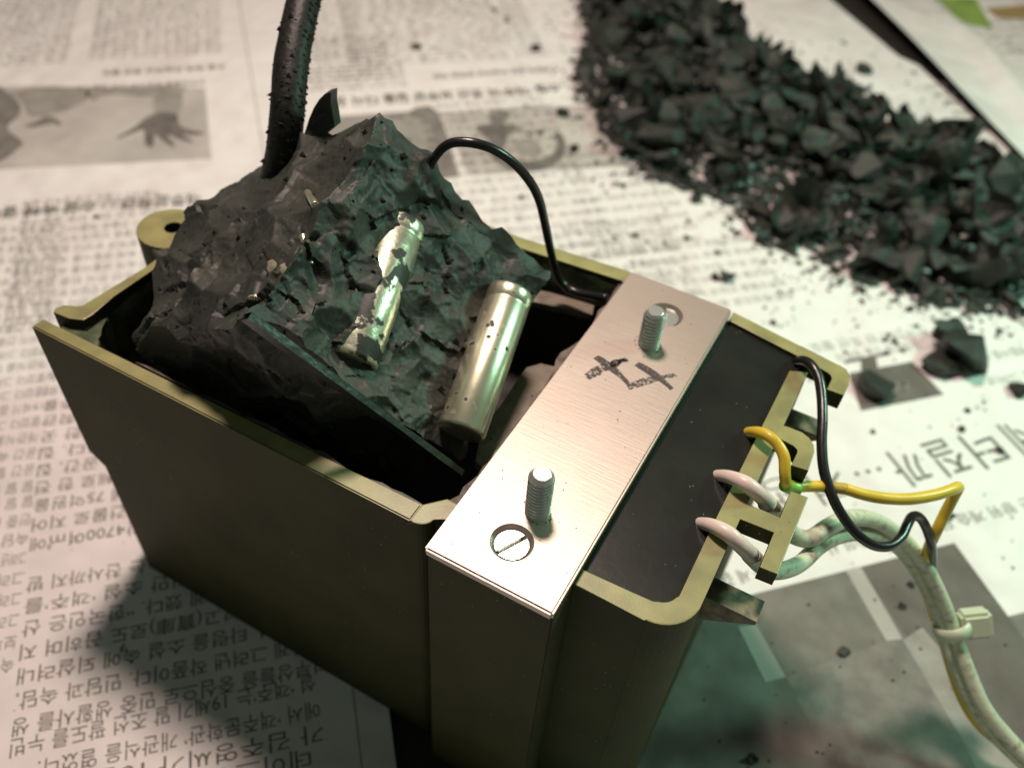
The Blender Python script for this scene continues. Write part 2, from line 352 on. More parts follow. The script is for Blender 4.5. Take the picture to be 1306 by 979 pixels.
hand = [(188, 152), (208, 145), (226, 148), (228, 158), (236, 166), (262, 172), (244, 174), (232, 173), (247, 184), (228, 179), (214, 174), (224, 190), (206, 180), (198, 174), (196, 189), (186, 186), (184, 168), (172, 171), (156, 177), (148, 178), (160, 172), (176, 162)]
ip(sheetA, hand, 'grey5', ZA, 3)
# middle sheet: blurred upper columns, sub-headline, two pictures, text below them
column(sheetB, g2(467, 70), 24, 5.2, size=.24, pitch=.33, z=ZB); column(sheetB, g2(520, 106), 5, 4.4, size=.24, pitch=.33, z=ZB)
column(sheetB, g2(700, 68), 26, 7.2, size=.24, pitch=.33, z=ZB); column(sheetB, g2(505, 95), 10, 5.0, size=.24, pitch=.33, z=ZB)
T = Text(); T.line('민담과 속담 되살려낸 문학관 개관', g2(700, 86), 222, .4, width=4.2, bold=.02, align='L', z=ZB)
T.line('소설 ‘객주’의 조선 보부상 길을 다시 걷다', g2(712, 108), 222, .66, width=8.2, bold=.03, align='L', z=ZB)
T.line('조선 팔도를 누빈 보부상 이야기 전시 공간', g2(706, 134), 222, .3, width=5.6, align='L', z=ZB); T.done('headline', M['ink'], sheetB)
patch(sheetB, 'printed_picture', [(380, 152), (556, 140), (588, 226), (440, 240)], M['grey3'], ZB)
ip(sheetB, [(520, 144), (556, 141), (580, 215), (548, 228), (556, 190), (548, 160)], 'grey_mid', ZB, 1)
patch(sheetB, 'printed_picture', [(562, 146), (752, 134), (800, 212), (598, 224)], M['grey4'], ZB)
# dark curved shape in the second picture
def arc_poly(c, rx, ry, a0, a1, w0, w1, n=22):
    o_, i_ = [], []
    for k in range(n):
        t = k / (n - 1); a = R_(a0 + (a1 - a0) * t); wd = w0 + (w1 - w0) * math.sin(math.pi * min(1, t * 1.1)) if 1 else w0
        o_.append((c[0] + rx * math.cos(a), c[1] - ry * math.sin(a))); i_.append((c[0] + (rx - wd) * math.cos(a), c[1] - (ry - wd * .75) * math.sin(a)))
    return o_ + i_[::-1]
def pp(parent, pts, m, z, k): return patch(parent, 'picture_patch', pts, M[m], z, k * .004)
pp(sheetB, arc_poly((672, 187), 50, 33, 150, 395, 10, 19), 'grey5', ZB, 1)
ip(sheetB, [(606, 162), (640, 158), (668, 166), (650, 170), (644, 186), (634, 196), (624, 180)], 'grey5', ZB, 2)
ip(sheetB, [(625, 144), (650, 142), (645, 156), (628, 158)], 'grey_mid', ZB, 1)
ip(sheetB, [(655, 186), (672, 176), (690, 186), (684, 200), (664, 198)], 'grey3', ZB, 2)
column(sheetB, g2(905, 385), 7, 3.0, z=ZB, size=.34, ang=223, pitch=.62); column(sheetB, g2(895, 300), 9, 3.2, z=ZB, size=.3, ang=223, pitch=.58)
column(sheetB, g2(795, 318), 18, 4.4, z=ZB, size=.32, ang=223, pitch=.50)
column(sheetB, g2(1010, 372), 6, 4.0, z=ZB, size=.3, ang=223, pitch=.5)
T = Text(); T.line('한국인은 산 조선 팔도', g2(1180, 418), 223, .36, width=3.4, align='L', z=ZB); T.line('중심으로 민중 생활사', g2(1170, 436), 223, .34, width=2.4, align='L', z=ZB)
T.line('생활사를 생생', g2(1306, 442), 223, .34, width=1.6, align='L', z=ZB); T.line('하게 그려낸', g2(1330, 470), 223, .34, width=1.7, align='L', z=ZB); T.done('text_column', M['ink_soft'], sheetB)
patch(sheetB, 'printed_box', [(1082, 476), (1163, 461), (1204, 503), (1098, 524)], M['grey2'], ZB)
pp(sheetB, [(1076, 460), (1130, 450), (1131, 453), (1117, 456), (1120, 470), (1098, 473), (1098, 460), (1077, 464)], 'grey2', ZB, 1)
T = Text(); T.line('소설', g2(1157, 486), 223, .32, align='L', z=ZB + .004); T.done('box_lettering', M['grey3'], sheetB)
# big headline and the line beneath it
T = Text(); a_h = 229.5
for s_, p_, wd in (('제', (1306, 536), .78), ('터', (1258, 550), .80), ('질', (1210, 560), .78), ('까', (1162, 572), .78)):
    T.line(s_, g2(*p_), a_h, 1.12, width=wd, align='L', z=ZB, bold=.004)
for k_ in range(3): 
    cx, cy = g2(1121 - k_ * 14, 598 + k_ * 3); b0 = len(T.v)
    T.v += [(cx + .06 * math.cos(i * math.pi / 4), cy + .06 * math.sin(i * math.pi / 4), ZB) for i in range(8)]; T.f.append(tuple(range(b0, b0 + 8)))
T.line('겨', g2(1066, 596), a_h, 1.0, width=.85, align='L', z=ZB, bold=-.01); T.line('생', g2(1010, 606), a_h, .98, width=.82, align='L', z=ZB, bold=-.01)
T.done('headline', M['ink'], sheetB)
T = Text(); T.line('대답은 왕위 계승 문', g2(1345, 627), 225.5, .34, width=3.1, align='L', z=ZB, bold=.01); T.line('이', g2(1183, 665), 225, .30, align='L', z=ZB)
T.line('제(王權)의 시', g2(1146, 672), 225, .34, width=1.75, align='L', z=ZB, bold=.01); T.line('음은 세 같', g2(988, 717), 225, .34, width=1.25, align='L', z=ZB, bold=.01)
T.done('sub_headline', M['ink_soft'], sheetB)
# large grey picture at the near right
patch(sheetB, 'printed_picture', [(800, 790), (942, 762), (1217, 692), (1330, 846), (1400, 1100), (800, 1100)], M['grey1'], ZB)
pp(sheetB, [(1097, 723), (1217, 692), (1330, 846), (1500, 1100), (1330, 1100), (1160, 818)], 'grey2', ZB, 1)
pp(sheetB, [(1078, 727), (1097, 722), (1151, 815), (1130, 817)], 'grey_strip', ZB, 2)
pp(sheetB, [(1151, 816), (1176, 800), (1245, 880), (1360, 1060), (1300, 1090), (1225, 940)], 'grey3', ZB, 2)
pp(sheetB, [(941, 799), (964, 796), (1002, 863), (976, 870)], 'grey_strip', ZB, 2)
pp(sheetB, [(1002, 863), (1130, 817), (1154, 817), (1240, 960), (1290, 1090), (1120, 1100)], 'grey_mid', ZB, 1)
patch(sheetB, 'printed_picture', [(1284, 786), (1345, 770), (1420, 880), (1345, 870)], M['grey_mid'], ZB)
# right sheet print
def patchC(name, pts, m, parent=sheetC, n=7):
    """bilinear patch following the curl of the sheet"""
    a, b, c, d = [Vector(g2(*p)) for p in pts]; v = []; f = []
    for i in range(n + 1):
        for j in range(n + 1):
            u, w_ = i / n, j / n; p = (a * (1 - u) + b * u) * (1 - w_) + (d * (1 - u) + c * u) * w_; v.append((p.x, p.y, zCf(p.x, p.y) + .012))
    for i in range(n):
        for j in range(n): q = i * (n + 1) + j; f.append((q, q + 1, q + n + 2, q + n + 1))
    me = mesh(name, v, f)
    o = obj(name, me, m, parent)
    return o
patchC('green_patch', [(1190, -2), (1243, -2), (1266, 38), (1228, 34)], M['green_ink'])
patchC('ochre_patch', [(1256, 12), (1330, 6), (1330, 26), (1272, 25)], M['ochre_ink'])
column(sheetC, g2(1360, 60), 5, 3.6, z=.05, size=.34, ang=224, pitch=.62); column(sheetC, g2(1230, 20), 3, 2.2, z=.06, size=.36, ang=224, pitch=.7)
column(sheetC, g2(1400, 150), 6, 5.2, z=.05, size=.34, ang=224, pitch=.62)
# folded margin crease of the right sheet
# ------------------------------------------------------------------ the transformer case
ZR = 6.147; ZP = 6.297
case = thing('transformer_case', (-1.8, 3, 0), 'olive plastic transformer case with a bare metal plate across and one half potted black', 'transformer')
def r2(px, py, z=ZR): p = atz(px, py, z); return (p.x, p.y)
def rimmed(name, pts, z0, z1, parent=case, cap=.012, bev=.018, label=None):
    """wall piece with its cut top as a face of the lighter rim material"""
    bm = prism(pts, z0, z1, bev)
    bm.normal_update()
    for f in bm.faces: f.material_index = 1 if f.normal.z > .5 and f.calc_center_median().z > z1 - .05 else 0
    return obj(name, bm, [M['olive'], M['rim']], parent)
# front wall of the open half, with the fin that sticks out at its left end
fw = bmesh.new(); prof = [(-6.9, ZR), (-6.86, 3.36), (-6.585, 3.12), (-6.565, 0.0), (-.42, 0), (-.42, ZR)]
y0, y1 = .325, .60
a = [fw.verts.new((x, y0, z)) for x, z in prof]; b = [fw.verts.new((x, y1 if x > -6.88 else y1 - .08, z)) for x, z in prof]
fw.faces.new(a); fw.faces.new(b[::-1])
for i in range(6): fw.faces.new((a[i], b[i], b[(i + 1) % 6], a[(i + 1) % 6]))
bmesh.ops.recalc_face_normals(fw, faces=fw.faces); bmesh.ops.bevel(fw, geom=[e for e in fw.edges if all(v.co.z > 6 for v in e.verts)], offset=.02, segments=2, affect='EDGES')
fw.normal_update()
for f in fw.faces: f.material_index = 1 if f.normal.z > .5 and f.calc_center_median().z > 6 else 0
obj('front_wall', fw, [M['olive'], M['rim']], case)
# rounded end of that wall beside the core column
endp = [(-.425, .326)] + [(-.36 + .19 * math.sin(t), .515 - .19 * math.cos(t)) for t in [k * math.pi / 2 / 6 for k in range(7)]] + [(-.10, .56), (-.02, .56), (-.02, .84), (-.20, .84), (-.425, .598)]
rimmed('wall_end', endp, 0, ZR - .003)
# left wall
lw = [r2(80, 389), r2(99, 391.5), r2(107, 390), r2(187, 340), (-6.66, 5.3), (-6.5, 5.85), (-6.1, 6.02), (-5.9, 6.02), (-5.9, 5.76), (-6.2, 5.70), (-6.38, 5.3), r2(189, 348), r2(145, 378), r2(118, 401), r2(106, 408), r2(88, 406), r2(68, 398), r2(70, 393)]
rimmed('left_wall', lw, 0, ZR)
cor = [(-6.56, .605), (-5.95, .605), (-6.02, .80), (-6.25, .95), (-6.56, .9)]
obj('corner_fillet', prism([(-6.74, .58), (-5.98, .60), (-6.04, .70), (-6.16, .78), (-6.27, .90), (-6.33, 1.15), (-6.62, 1.0), (-6.80, .72)], 0, 5.97, .05), M['inner'], case)
bw = [(-5.9, 6.02), (-2.0, 6.02), (-.10, 6.2), (-.02, 6.2), (-.02, 5.92), (-.10, 5.92), (-2.0, 5.76), (-5.9, 5.76)]
rimmed('back_wall', bw, 0, ZR + .002)
obj('case_floor', box(-6.55, -.02, .6, 5.76, .02, .3), M['inner'], case)
# smeared linings of the walls
def lining(pts3, name='resin_lining', amp=.05, m='inner', n=26, mm=5):
    """thin uneven crust on a wall: a grid between four corners, pushed out along its normal"""
    A, B, Cc, D = [Vector(p) for p in pts3]; no = (D - A).cross(B - A).normalized(); v = []; f = []
    for i in range(n + 1):
        for j in range(mm + 1):
            u, t = i / n, j / mm; p = (A * (1 - u) + B * u) * (1 - t) + (D * (1 - u) + Cc * u) * t
            q = noise.noise(p * 2.3) * 1.2 + noise.noise(p * 7) * .5
            edge = 1 if 0 < i < n and j < mm else .2
            p = p + no * (.03 + amp * (q + .5) * edge); 
            if j == mm: p.z += .05 * noise.noise(Vector((p.x * 4, p.y * 4, 3)))
            v.append(p)
    for i in range(n):
        for j in range(mm): a_ = i * (mm + 1) + j; f.append((a_, a_ + 1, a_ + mm + 2, a_ + mm + 1))
    return obj(name, mesh(name, v, f), M[m], case, smooth=True)
lining([(-6.385, 5.4, 4.2), (-6.385, .75, 4.2), (-6.385, .75, 6.02), (-6.385, 5.4, 6.02)], amp=.04)
lining([(-.1, 5.89, 5.5), (-5.8, 5.74, 5.5), (-5.8, 5.74, 6.08), (-.1, 5.9, 6.06)], amp=.09)
# grey crust left along the inner edge of the front wall and along the plate
def crust(name, P, h, wd, seed, z0, m='residue'):
    rr = random.Random(seed); v = []; f = []; L = catmull(P, 10)
    for i, p in enumerate(L):
        t = (L[min(i + 1, len(L) - 1)] - L[max(i - 1, 0)]).normalized(); s = Vector((-t.y, t.x, 0))
        wv = wd * max(.05, (.55 + .9 * noise.noise(Vector((i * .23, seed, 0))) + .5 * rr.uniform(-.5, .5))); hv = rr.uniform(-.3, .3) * h
        v += [(p.x, p.y, z0), (p.x, p.y, p.z + hv * .3), (p.x + s.x * wv, p.y + s.y * wv, p.z - .03 + hv * .5), (p.x + s.x * wv * .8, p.y + s.y * wv * .8, z0)]
    for i in range(len(L) - 1):
        for k in range(3): a_ = i * 4 + k; f.append((a_, a_ + 1, a_ + 5, a_ + 4))
    me = mesh(name, v, f); return obj(name, me, M[m], case)
crust('resin_crust', [(-5.2, .60, 6.09), (-3.6, .60, 6.1), (-2.0, .6, 6.09), (-.45, .6, 6.1)], .08, .09, 3, 5.7)
crust('resin_crust', [(-.035, .6, 6.12), (-.035, 2, 6.12), (-.035, 4, 6.12), (-.035, 5.9, 6.1)], .10, .13, 5, 5.5)
# mounting ear on the left
ec = atz(218, 291, ZR)
pts = [(ec.x + .56 * math.cos(a), ec.y + .52 * math.sin(a)) for a in [R_(20 + 320 * k / 30) for k in range(31)]]
pts = [(p[0], p[1]) for p in pts] + [(-6.30, ec.y - .36), (-6.30, ec.y + .36)]
ear = rimmed('mounting_ear', pts, 3.9, ZR + .001); ear['label'] = 'rounded screw ear with hole on the left wall'
cc = obj('cutter', cone(ec.x + .02, ec.y + .03, 3, 7, .145, .145), None); boolcut(ear, [cc])
# core column between the halves
col = box(0.0, 1.70, .045, 6.02, 0, ZR - .002, .03)
obj('core_column', col, M['olive'], case)
# potted half
def arc(cx, cy, r, a0, a1, n=8): return [(cx + r * math.cos(R_(a0 + (a1 - a0) * k / n)), cy + r * math.sin(R_(a0 + (a1 - a0) * k / n))) for k in range(n + 1)]
out_ = [(1.705, .555), (2.60, .575)] + arc(2.61, 1.06, .49, -88, -4) + [(3.09, 2.2), (3.10, 5.52)]
inn_ = [(1.705, .80), (2.58, .83)] + arc(2.60, 1.07, .235, -88, -4) + [(2.825, 2.2), (2.85, 5.40)]
i0 = [r2(860, 771), r2(897, 694), r2(942, 605), r2(971, 547), r2(1008, 472)]
ring = out_ + inn_[::-1]
rimmed('front_wall', ring, 0, ZR - .001)
bk = [(1.705, 6.20), (2.78, 6.02), (2.78, 5.84), (2.60, 5.80), (1.705, 5.96)]
bk = [r2(936, 397.5), r2(1022, 441), r2(1034, 462), r2(1019, 454.5), r2(935, 410)]
bk[0] = (1.705, bk[0][1]); bk[-1] = (1.705, bk[-1][1])
rimmed('back_wall', bk, 0, ZR - .002)
def fill():
    poly = [(1.70, .70), (2.6, .72), (2.82, .9), (2.93, 1.3), (2.93, 3), (2.95, 5.6), (2.95, 5.9), (1.70, 6.05)]
    return prism(poly, .05, 6.085)
rf = obj('resin_fill', fill(), M['resin'], case); rf['label'] = 'smooth black potting resin filling the right half'
# hooks and the H shaped wire guide on the right wall
def plate_piece(name, px, z0, z1, bev=.012):
    pts = smoothish(px); return rimmed(name, pts, z0, z1, bev=bev)
def smoothish(px): return [r2(*p) for p in px]
plate_piece('wire_hook', [(1016, 443), (1022, 441), (1057, 460), (1072, 466), (1080, 471), (1084, 480), (1083, 490), (1076, 504), (1054, 496), (1062, 484), (1061, 479), (1057, 475), (1043, 467), (1030, 462), (1020, 455)], 5.86, ZR + .003)
plate_piece('wire_hook', [(994, 541), (1004, 544), (1023, 551), (1032, 558), (1038, 567), (1039, 576), (1031, 600), (1009, 593), (1017, 577), (1018, 573), (1013, 568), (994, 558), (985, 566)], 5.86, ZR + .003)
plate_piece('wire_guide_bar', [(1008.5, 626), (1031, 634), (991.5, 732), (969, 723)], 5.90, ZR + .004)
plate_piece('wire_guide_bridge', [(940, 636), (998, 661), (990, 680), (930, 656)], 5.88, ZR + .002)
def gusset(px, py, tx, ty, lx):
    """sloping bracket below the rim"""
    D = atz(px, py, 5.45); D.x = lx
    Cx = atz(tx, ty, D.z); ln = Cx.x - lx
    bm = bmesh.new(); pr_ = [(lx - .15, D.z), (lx + ln, D.z), (lx + ln, D.z - .08), (lx, D.z - .55), (lx - .15, D.z - .55)]; yy = (D.y, D.y + .33)
    A = [bm.verts.new((x, yy[0], z)) for x, z in pr_]; B = [bm.verts.new((x, yy[1], z)) for x, z in pr_]
    bm.faces.new(A); bm.faces.new(B[::-1])
    for i in range(5): bm.faces.new((A[i], B[i], B[(i + 1) % 5], A[(i + 1) % 5]))
    bmesh.ops.recalc_face_normals(bm, faces=bm.faces); return obj('bracket', bm, M['olive_rough'], case)
M['olive_rough'] = mat('rough_olive_plastic', (.26, .24, .13), .6, col2=(.09, .09, .06), nscale=6, bump=.8, bscale=10, extra=specks(11, .14, (.4, .4, .3)))
gusset(904, 763, 966, 790, 3.09); gusset(1005, 540, 1048, 553, 3.09)
# plate, studs, screws
bp_ = box(-.0, 1.70, .0, 6.06, ZR, ZP, .028)
plate = obj('metal_plate', bp_, M['plate'], case)
sc_pos = [atz(653, 691, ZP), atz(849, 401, ZP)]; st_pos = [atz(685.5, 651, ZP), atz(827, 438, ZP)]
cut = []
for p in sc_pos: cut.append(obj('cutter', cone(p.x, p.y, ZP - .13, ZP + .02, .18, .28), None))
for p in sc_pos: cut.append(obj('cutter', cone(p.x, p.y, ZR - .05, ZP - .10, .18, .18), None))
boolcut(plate, cut)
for i, (p, ang) in enumerate(zip(sc_pos, (63, 115))):
    s = obj('countersunk_screw', cone(p.x, p.y, ZP - .15, ZP - .055, .15, .21), M['steel'], case)
    k = box(-.4, .4, -.027, .027, -.07, .3); bmesh.ops.rotate(k, cent=(0, 0, 0), matrix=Matrix.Rotation(R_(ang), 3, 'Z'), verts=k.verts)
    bmesh.ops.translate(k, vec=(p.x, p.y, ZP - .06), verts=k.verts); boolcut(s, [obj('cutter', k, None)])
def stud(p, top, r=.163):
    # height from the top pixel
    h = None
    d = _ray(*top); t = (Vector((p.x, p.y, 0)) - Vector((CP.x, CP.y, 0))).dot(Vector((d.x, d.y, 0))) / (d.x ** 2 + d.y ** 2); h = CP.z + d.z * t - ZP
    v = []; f = []; ns = 40; nz = int(h / .0085); pitch = .062
    for i in range(nz + 1):
        z = h * i / nz
        for k in range(ns):
            q = (z / pitch - k / ns) % 1; tri = abs(q * 2 - 1); rr = r - .030 * tri
            e = h - z
            if e < .06: rr = min(rr, r - .008 - (.06 - e) * .8)
            a = 2 * math.pi * k / ns; v.append((p.x + rr * math.cos(a), p.y + rr * math.sin(a), ZP - .02 + z))
    for i in range(nz):
        for k in range(ns): k2 = (k + 1) % ns; f.append((i * ns + k, i * ns + k2, (i + 1) * ns + k2, (i + 1) * ns + k))
    f.append(tuple(range(nz * ns, (nz + 1) * ns)))
    o = obj('threaded_stud', mesh('stud', v, f), M['steel'], case, smooth=True)
    for pl in o.data.polygons[-1:]: pl.use_smooth = False
    # ring of burr round the foot
    return o
stud(st_pos[0], (690, 602)); stud(st_pos[1], (834, 394))
# felt pen marks on the plate
def stroke(a, b, wd, m, seed):
    A = Vector(r2(*a, ZP)); B = Vector(r2(*b, ZP)); d = B - A; n = Vector((-d.y, d.x)).normalized(); v = []; N_ = 10
    for i in range(N_ + 1):
        t = i / N_; ww = wd * (.55 + .45 * math.sin(math.pi * min(1, t * 1.2 + .12))) * (1 + .2 * noise.noise(Vector((t * 6, seed, 0)))) / 2
        bow = n * .03 * math.sin(math.pi * t); p = A + d * t + bow; v += [(p.x + n.x * ww, p.y + n.y * ww, ZP + .0035 + .001 * (seed % 4)), (p.x - n.x * ww, p.y - n.y * ww, ZP + .0035 + .001 * (seed % 4))]
    return obj('pen_stroke', mesh('s', v, [(2 * i, 2 * i + 1, 2 * i + 3, 2 * i + 2) for i in range(N_)]), M[m], case)
stroke((760, 455), (804, 492), .13, 'marker', 1); stroke((748, 481), (800, 458), .16, 'marker_faint', 2); stroke((812, 464), (857, 496), .13, 'marker', 3)
stroke((801, 494), (862, 478), .13, 'marker_faint', 4); stroke((780, 468), (797, 459), .13, 'marker', 6); 
# inside of the open half: bobbin flange, dark core blocks
def pxprism(name, px, z0, z1, m, bev=.01): return obj(name, prism([r2(p[0], p[1], z1) for p in px], z0, z1, bev), M[m], case)
fl = pxprism('bobbin_flange', [(606, 588), (612, 556), (664, 478), (672, 468), (690, 463), (760, 480), (660, 620), (620, 600)], 5.42, 5.56, 'board')
hp = atz(708, 505, 5.56); boolcut(fl, [obj('cutter', cone(hp.x, hp.y, 5.2, 5.8, .15, .15), None)])
pxprism('bobbin_flange', [(640, 362), (700, 372), (758, 389), (756, 401), (744, 398), (640, 376)], 5.5, 5.62, 'board')
obj('core_block', box(-2.9, -.02, .62, 5.7, .3, 3.6), M['table'], case)

# ------------------------------------------------------------------ the lump of resin standing on its corner in the open half
O = Vector((-2.58, .40, 8.40)); Ax = Vector((-.36, 1.51, 5.72)); By = Vector((-3.06, 3.58, 9.37)); Cz = Vector((-5.14, .63, 6.43))
ex, ey, ez = (Ax - O), (By - O), (Cz - O); LX, LY, LZ = ex.length + .06, ey.length + .24, ez.length + .28
ex.normalize(); ey = (ey - ex * ey.dot(ex)).normalized(); ez_ = ex.cross(ey); ez = ez_ if ez_.dot(ez) > 0 else -ez_
lump = thing('resin_block', O + ex * LX / 2 + ez * LZ, 'chipped charcoal resin block tilted on its corner in the open case, metal cans showing', 'resin block')
def build_lump():
    n = 150; key = {}; V = []; F = []
    def vid(i, j, k):
        q = (i, j, k)
        if q not in key: key[q] = len(V); V.append((i / n, j / n, k / n))
        return key[q]
    st = 1
    faces = []
    def face(ax, side, step):
        for a in range(0, n, step):
            for b in range(0, n, step):
                qs = [(a, b), (a + step, b), (a + step, b + step), (a, b + step)]; ids = []
                for (u, v) in qs:
                    c = [0, 0, 0]; oth = [x for x in range(3) if x != ax]; c[ax] = side * n; c[oth[0]] = u; c[oth[1]] = v; ids.append(vid(*c))
                F.append(ids)
    face(2, 0, 1); face(0, 0, 1); face(1, 0, 1); face(2, 1, 5); face(0, 1, 5); face(1, 1, 5)
    P = np.array(V) * np.array([LX, LY, LZ]); D = np.array([LX, LY, LZ])
    Cn = D / 2
    # soften edges
    q = (P - Cn) / (D / 2); m8 = (np.abs(q) ** 34).sum(1) ** (1 / 34); P = Cn + (P - Cn) / m8[:, None] 
    nrm = q ** 7; nrm /= np.linalg.norm(nrm, axis=1)[:, None] + 1e-9
    rs = np.random.default_rng(11)
    # large undulation
    for i in range(len(P)):
        v = Vector(P[i]); d = .12 * noise.noise(v * .9) + .09 * noise.noise(v * 2.1) + (.12 if V[i][0] < .01 else .03) * noise.noise(v * 3.7)
        if V[i][2] < .001:
            u_, v_ = V[i][0], V[i][1]; d += .34 * max(0, math.sin(math.pi * min(1, u_ * 1.15))) ** .6 * max(0, math.sin(math.pi * v_)) ** .5 * (.6 + .9 * abs(noise.noise(v * 1.1)))
        P[i] -= nrm[i] * d
    def scoop(c, r, lim):
        d = P - c; L = np.linalg.norm(d, axis=1); k = L < r
        push = (r - L[k])[:, None] * (-nrm[k])
        # move straight in until on the sphere
        b = (d[k] * -nrm[k]).sum(1); cc_ = (L[k] ** 2 - r * r); s = -b + np.sqrt(np.maximum(b * b - cc_, 0)); s = np.minimum(s, lim)
        P[k] += -nrm[k] * s[:, None]
    # conchoidal chips
    for rep in range(330):
        ax = rs.choice([0, 1, 2], p=[.36, .14, .50]); uv = rs.random(3) * D; uv[ax] = 0
        nn = np.zeros(3); nn[ax] = -1
        r = rs.choice([rs.uniform(.12, .25), rs.uniform(.25, .6), rs.uniform(.6, 1.5)], p=[.18, .47, .35]); dep = min(.17, r * rs.uniform(.14, .42)) if r < .6 else rs.uniform(.1, .3)
        tl = rs.normal(0, .25, 3); tl[ax] = 0
        scoop(uv + nn * (r - dep) + tl * r * .4, r, .34)
    mk = [noise.noise(Vector((P[i] * 1.3).tolist()) + Vector((9, 0, 0))) for i in range(0, len(P), 40)]
    for rep in range(130):
        ax = rs.choice([0, 1, 2], p=[.40, .12, .48]); uv = rs.random(3) * D; uv[ax] = 0
        if noise.noise(Vector((uv * .9).tolist())) < -.05: continue
        nn = np.zeros(3); nn[ax] = -1; r = rs.uniform(.05, .16); k0 = np.argmin(((P[::7] - uv) ** 2).sum(1)) * 7
        scoop(P[k0] + nn * r * rs.uniform(.5, .85) + rs.normal(0, .3, 3) * r * .4, r, .12)
    # angular breakage: every cell of a random tessellation gets its own step and tilt
    for nseed, off, tilt in ((90, .05, .07), (420, .012, .04)):
        sd = rs.random((nseed, 3)) * D; side = rs.choice([0, 1, 2], nseed, p=[.4, .2, .4]); sd[np.arange(nseed), side] = rs.random(nseed) * .12
        o_ = rs.uniform(-.5, .5, nseed) * off; tl_ = rs.normal(0, tilt, (nseed, 3)); jj = P + np.array([[noise.noise(Vector((p_ * 4).tolist())) for p_ in P]]).T * (.06 if nseed < 1000 else .02)
        for c0_ in range(0, len(P), 4000):
            q_ = jj[c0_:c0_ + 4000]; d2 = (q_ ** 2).sum(1)[:, None] - 2 * q_ @ sd.T + (sd ** 2).sum(1)[None]; ix = d2.argmin(1)
            dl = q_ - sd[ix]; am = np.clip(o_[ix] + (tl_[ix] * dl).sum(1), -off, off)
            wz = 1 if nseed > 1000 else 1
            P[c0_:c0_ + 4000] -= nrm[c0_:c0_ + 4000] * (am * wz)[:, None]
    for rep in range(45):
        r = rs.uniform(.05, .14); scoop(np.array([-.3 * r, rs.random() * LY, rs.random() * LZ]), r, .2)
    # eat the back corners and edges
    for rep in range(16):
        e = rs.integers(3); 
        c = [(0, rs.uniform(0, LY), 0), (rs.uniform(0, LX), LY, 0), (0, LY, rs.uniform(0, LZ))][e]
        r = rs.uniform(.12, .35); scoop(np.array(c) + rs.normal(0, .1, 3) + np.array([-.5, .5 if e else -.0, -.5]) * r, r, .25)
    for i in range(len(P)):
        v = Vector(P[i]); d = .010 * noise.noise(v * 6) + .008 * noise.noise(v * 19) + .010 * (abs(noise.noise(Vector((v.x * 3, v.y * 9, v.z * 3)))) )
        P[i] -= nrm[i] * d
    t_ = np.clip(P[:, 1] / LY, 0, 1); P[:, 0] -= .46 * 4 * t_ * (1 - t_) * np.clip(P[:, 2] / LZ, 0, 1) ** 1.3 * np.clip(1 - P[:, 0] / LX, 0, 1)
    P[:, 2] += .45 * np.clip(P[:, 1] / LY, 0, 1) * np.clip(P[:, 2] / LZ, 0, 1)
    W = np.array(O)[None] + P[:, :1] * np.array(ex) + P[:, 1:2] * np.array(ey) + P[:, 2:] * np.array(ez)
    bm = bmesh.new(); vs = [bm.verts.new(w_) for w_ in W]
    for f in F: bm.faces.new([vs[i] for i in f])
    bmesh.ops.recalc_face_normals(bm, faces=bm.faces)
    return bm
lb = obj('resin_body', build_lump(), M['block'], lump)
lb.data.polygons.foreach_set('use_smooth', [True] * len(lb.data.polygons)); lb.data.set_sharp_from_angle(angle=R_(50))
from mathutils.bvhtree import BVHTree
_bv = BVHTree.FromPolygons([v.co.copy() for v in lb.data.vertices], [tuple(p.vertices) for p in lb.data.polygons])
nF = ez * -1.0                                     # outward normal of the face with the cans
def onS(px, py, h=0.):
    d = _ray(px, py).normalized(); hit = _bv.ray_cast(CP, d)[0]
    return hit + nF * h
def onF(px, py, h=0.): return atplane(px, py, O + nF * h, nF)
def can(name, p0, p1, r, h, m, cap=.05, parent=lump, seg=48, on=None):
    a = (on or onS)(*p0, h); b = (on or onS)(*p1, h); d = (b - a).normalized(); L = (b - a).length
    prof = [(0, 0), (r - cap, 0), (r - cap * .3, cap * .25), (r, cap), (r, .20), (r * .965, .22), (r * .965, .25), (r, .27), (r, L - cap), (r - cap * .3, L - cap * .25), (r - cap, L), (0, L)]
    u = d.orthogonal().normalized(); w_ = d.cross(u); v = []; f = []
    for (rr, z) in prof:
        for k in range(seg): an = 2 * math.pi * k / seg; v.append(a + d * z + (u * math.cos(an) + w_ * math.sin(an)) * max(rr, .001))
    for i in range(len(prof) - 1):
        for k in range(seg): k2 = (k + 1) % seg; f.append((i * seg + k, (i + 1) * seg + k, (i + 1) * seg + k2, i * seg + k2))
    o = obj(name, mesh(name, v, f), M[m], parent, smooth=True); return o
c1 = can('metal_can', (652, 372), (588, 552), .33, -.03, 'tube', on=onF); c1['label'] = 'bright bare metal can along the right edge'
c2 = can('metal_can', (522, 283), (456, 462), .35, -.17, 'foil'); c2['label'] = 'half buried metal can with scratched sheath'
can('component_lead', (386, 300), (396, 338), .05, .0, 'tube', .01)
can('component_lead', (392, 246), (402, 262), .05, -.0, 'tube', .01)
can('solder_blob', (348, 340), (378, 352), .11, -.03, 'copper', .04)
can('solder_blob', (333, 362), (327, 385), .10, -.03, 'foil', .04)
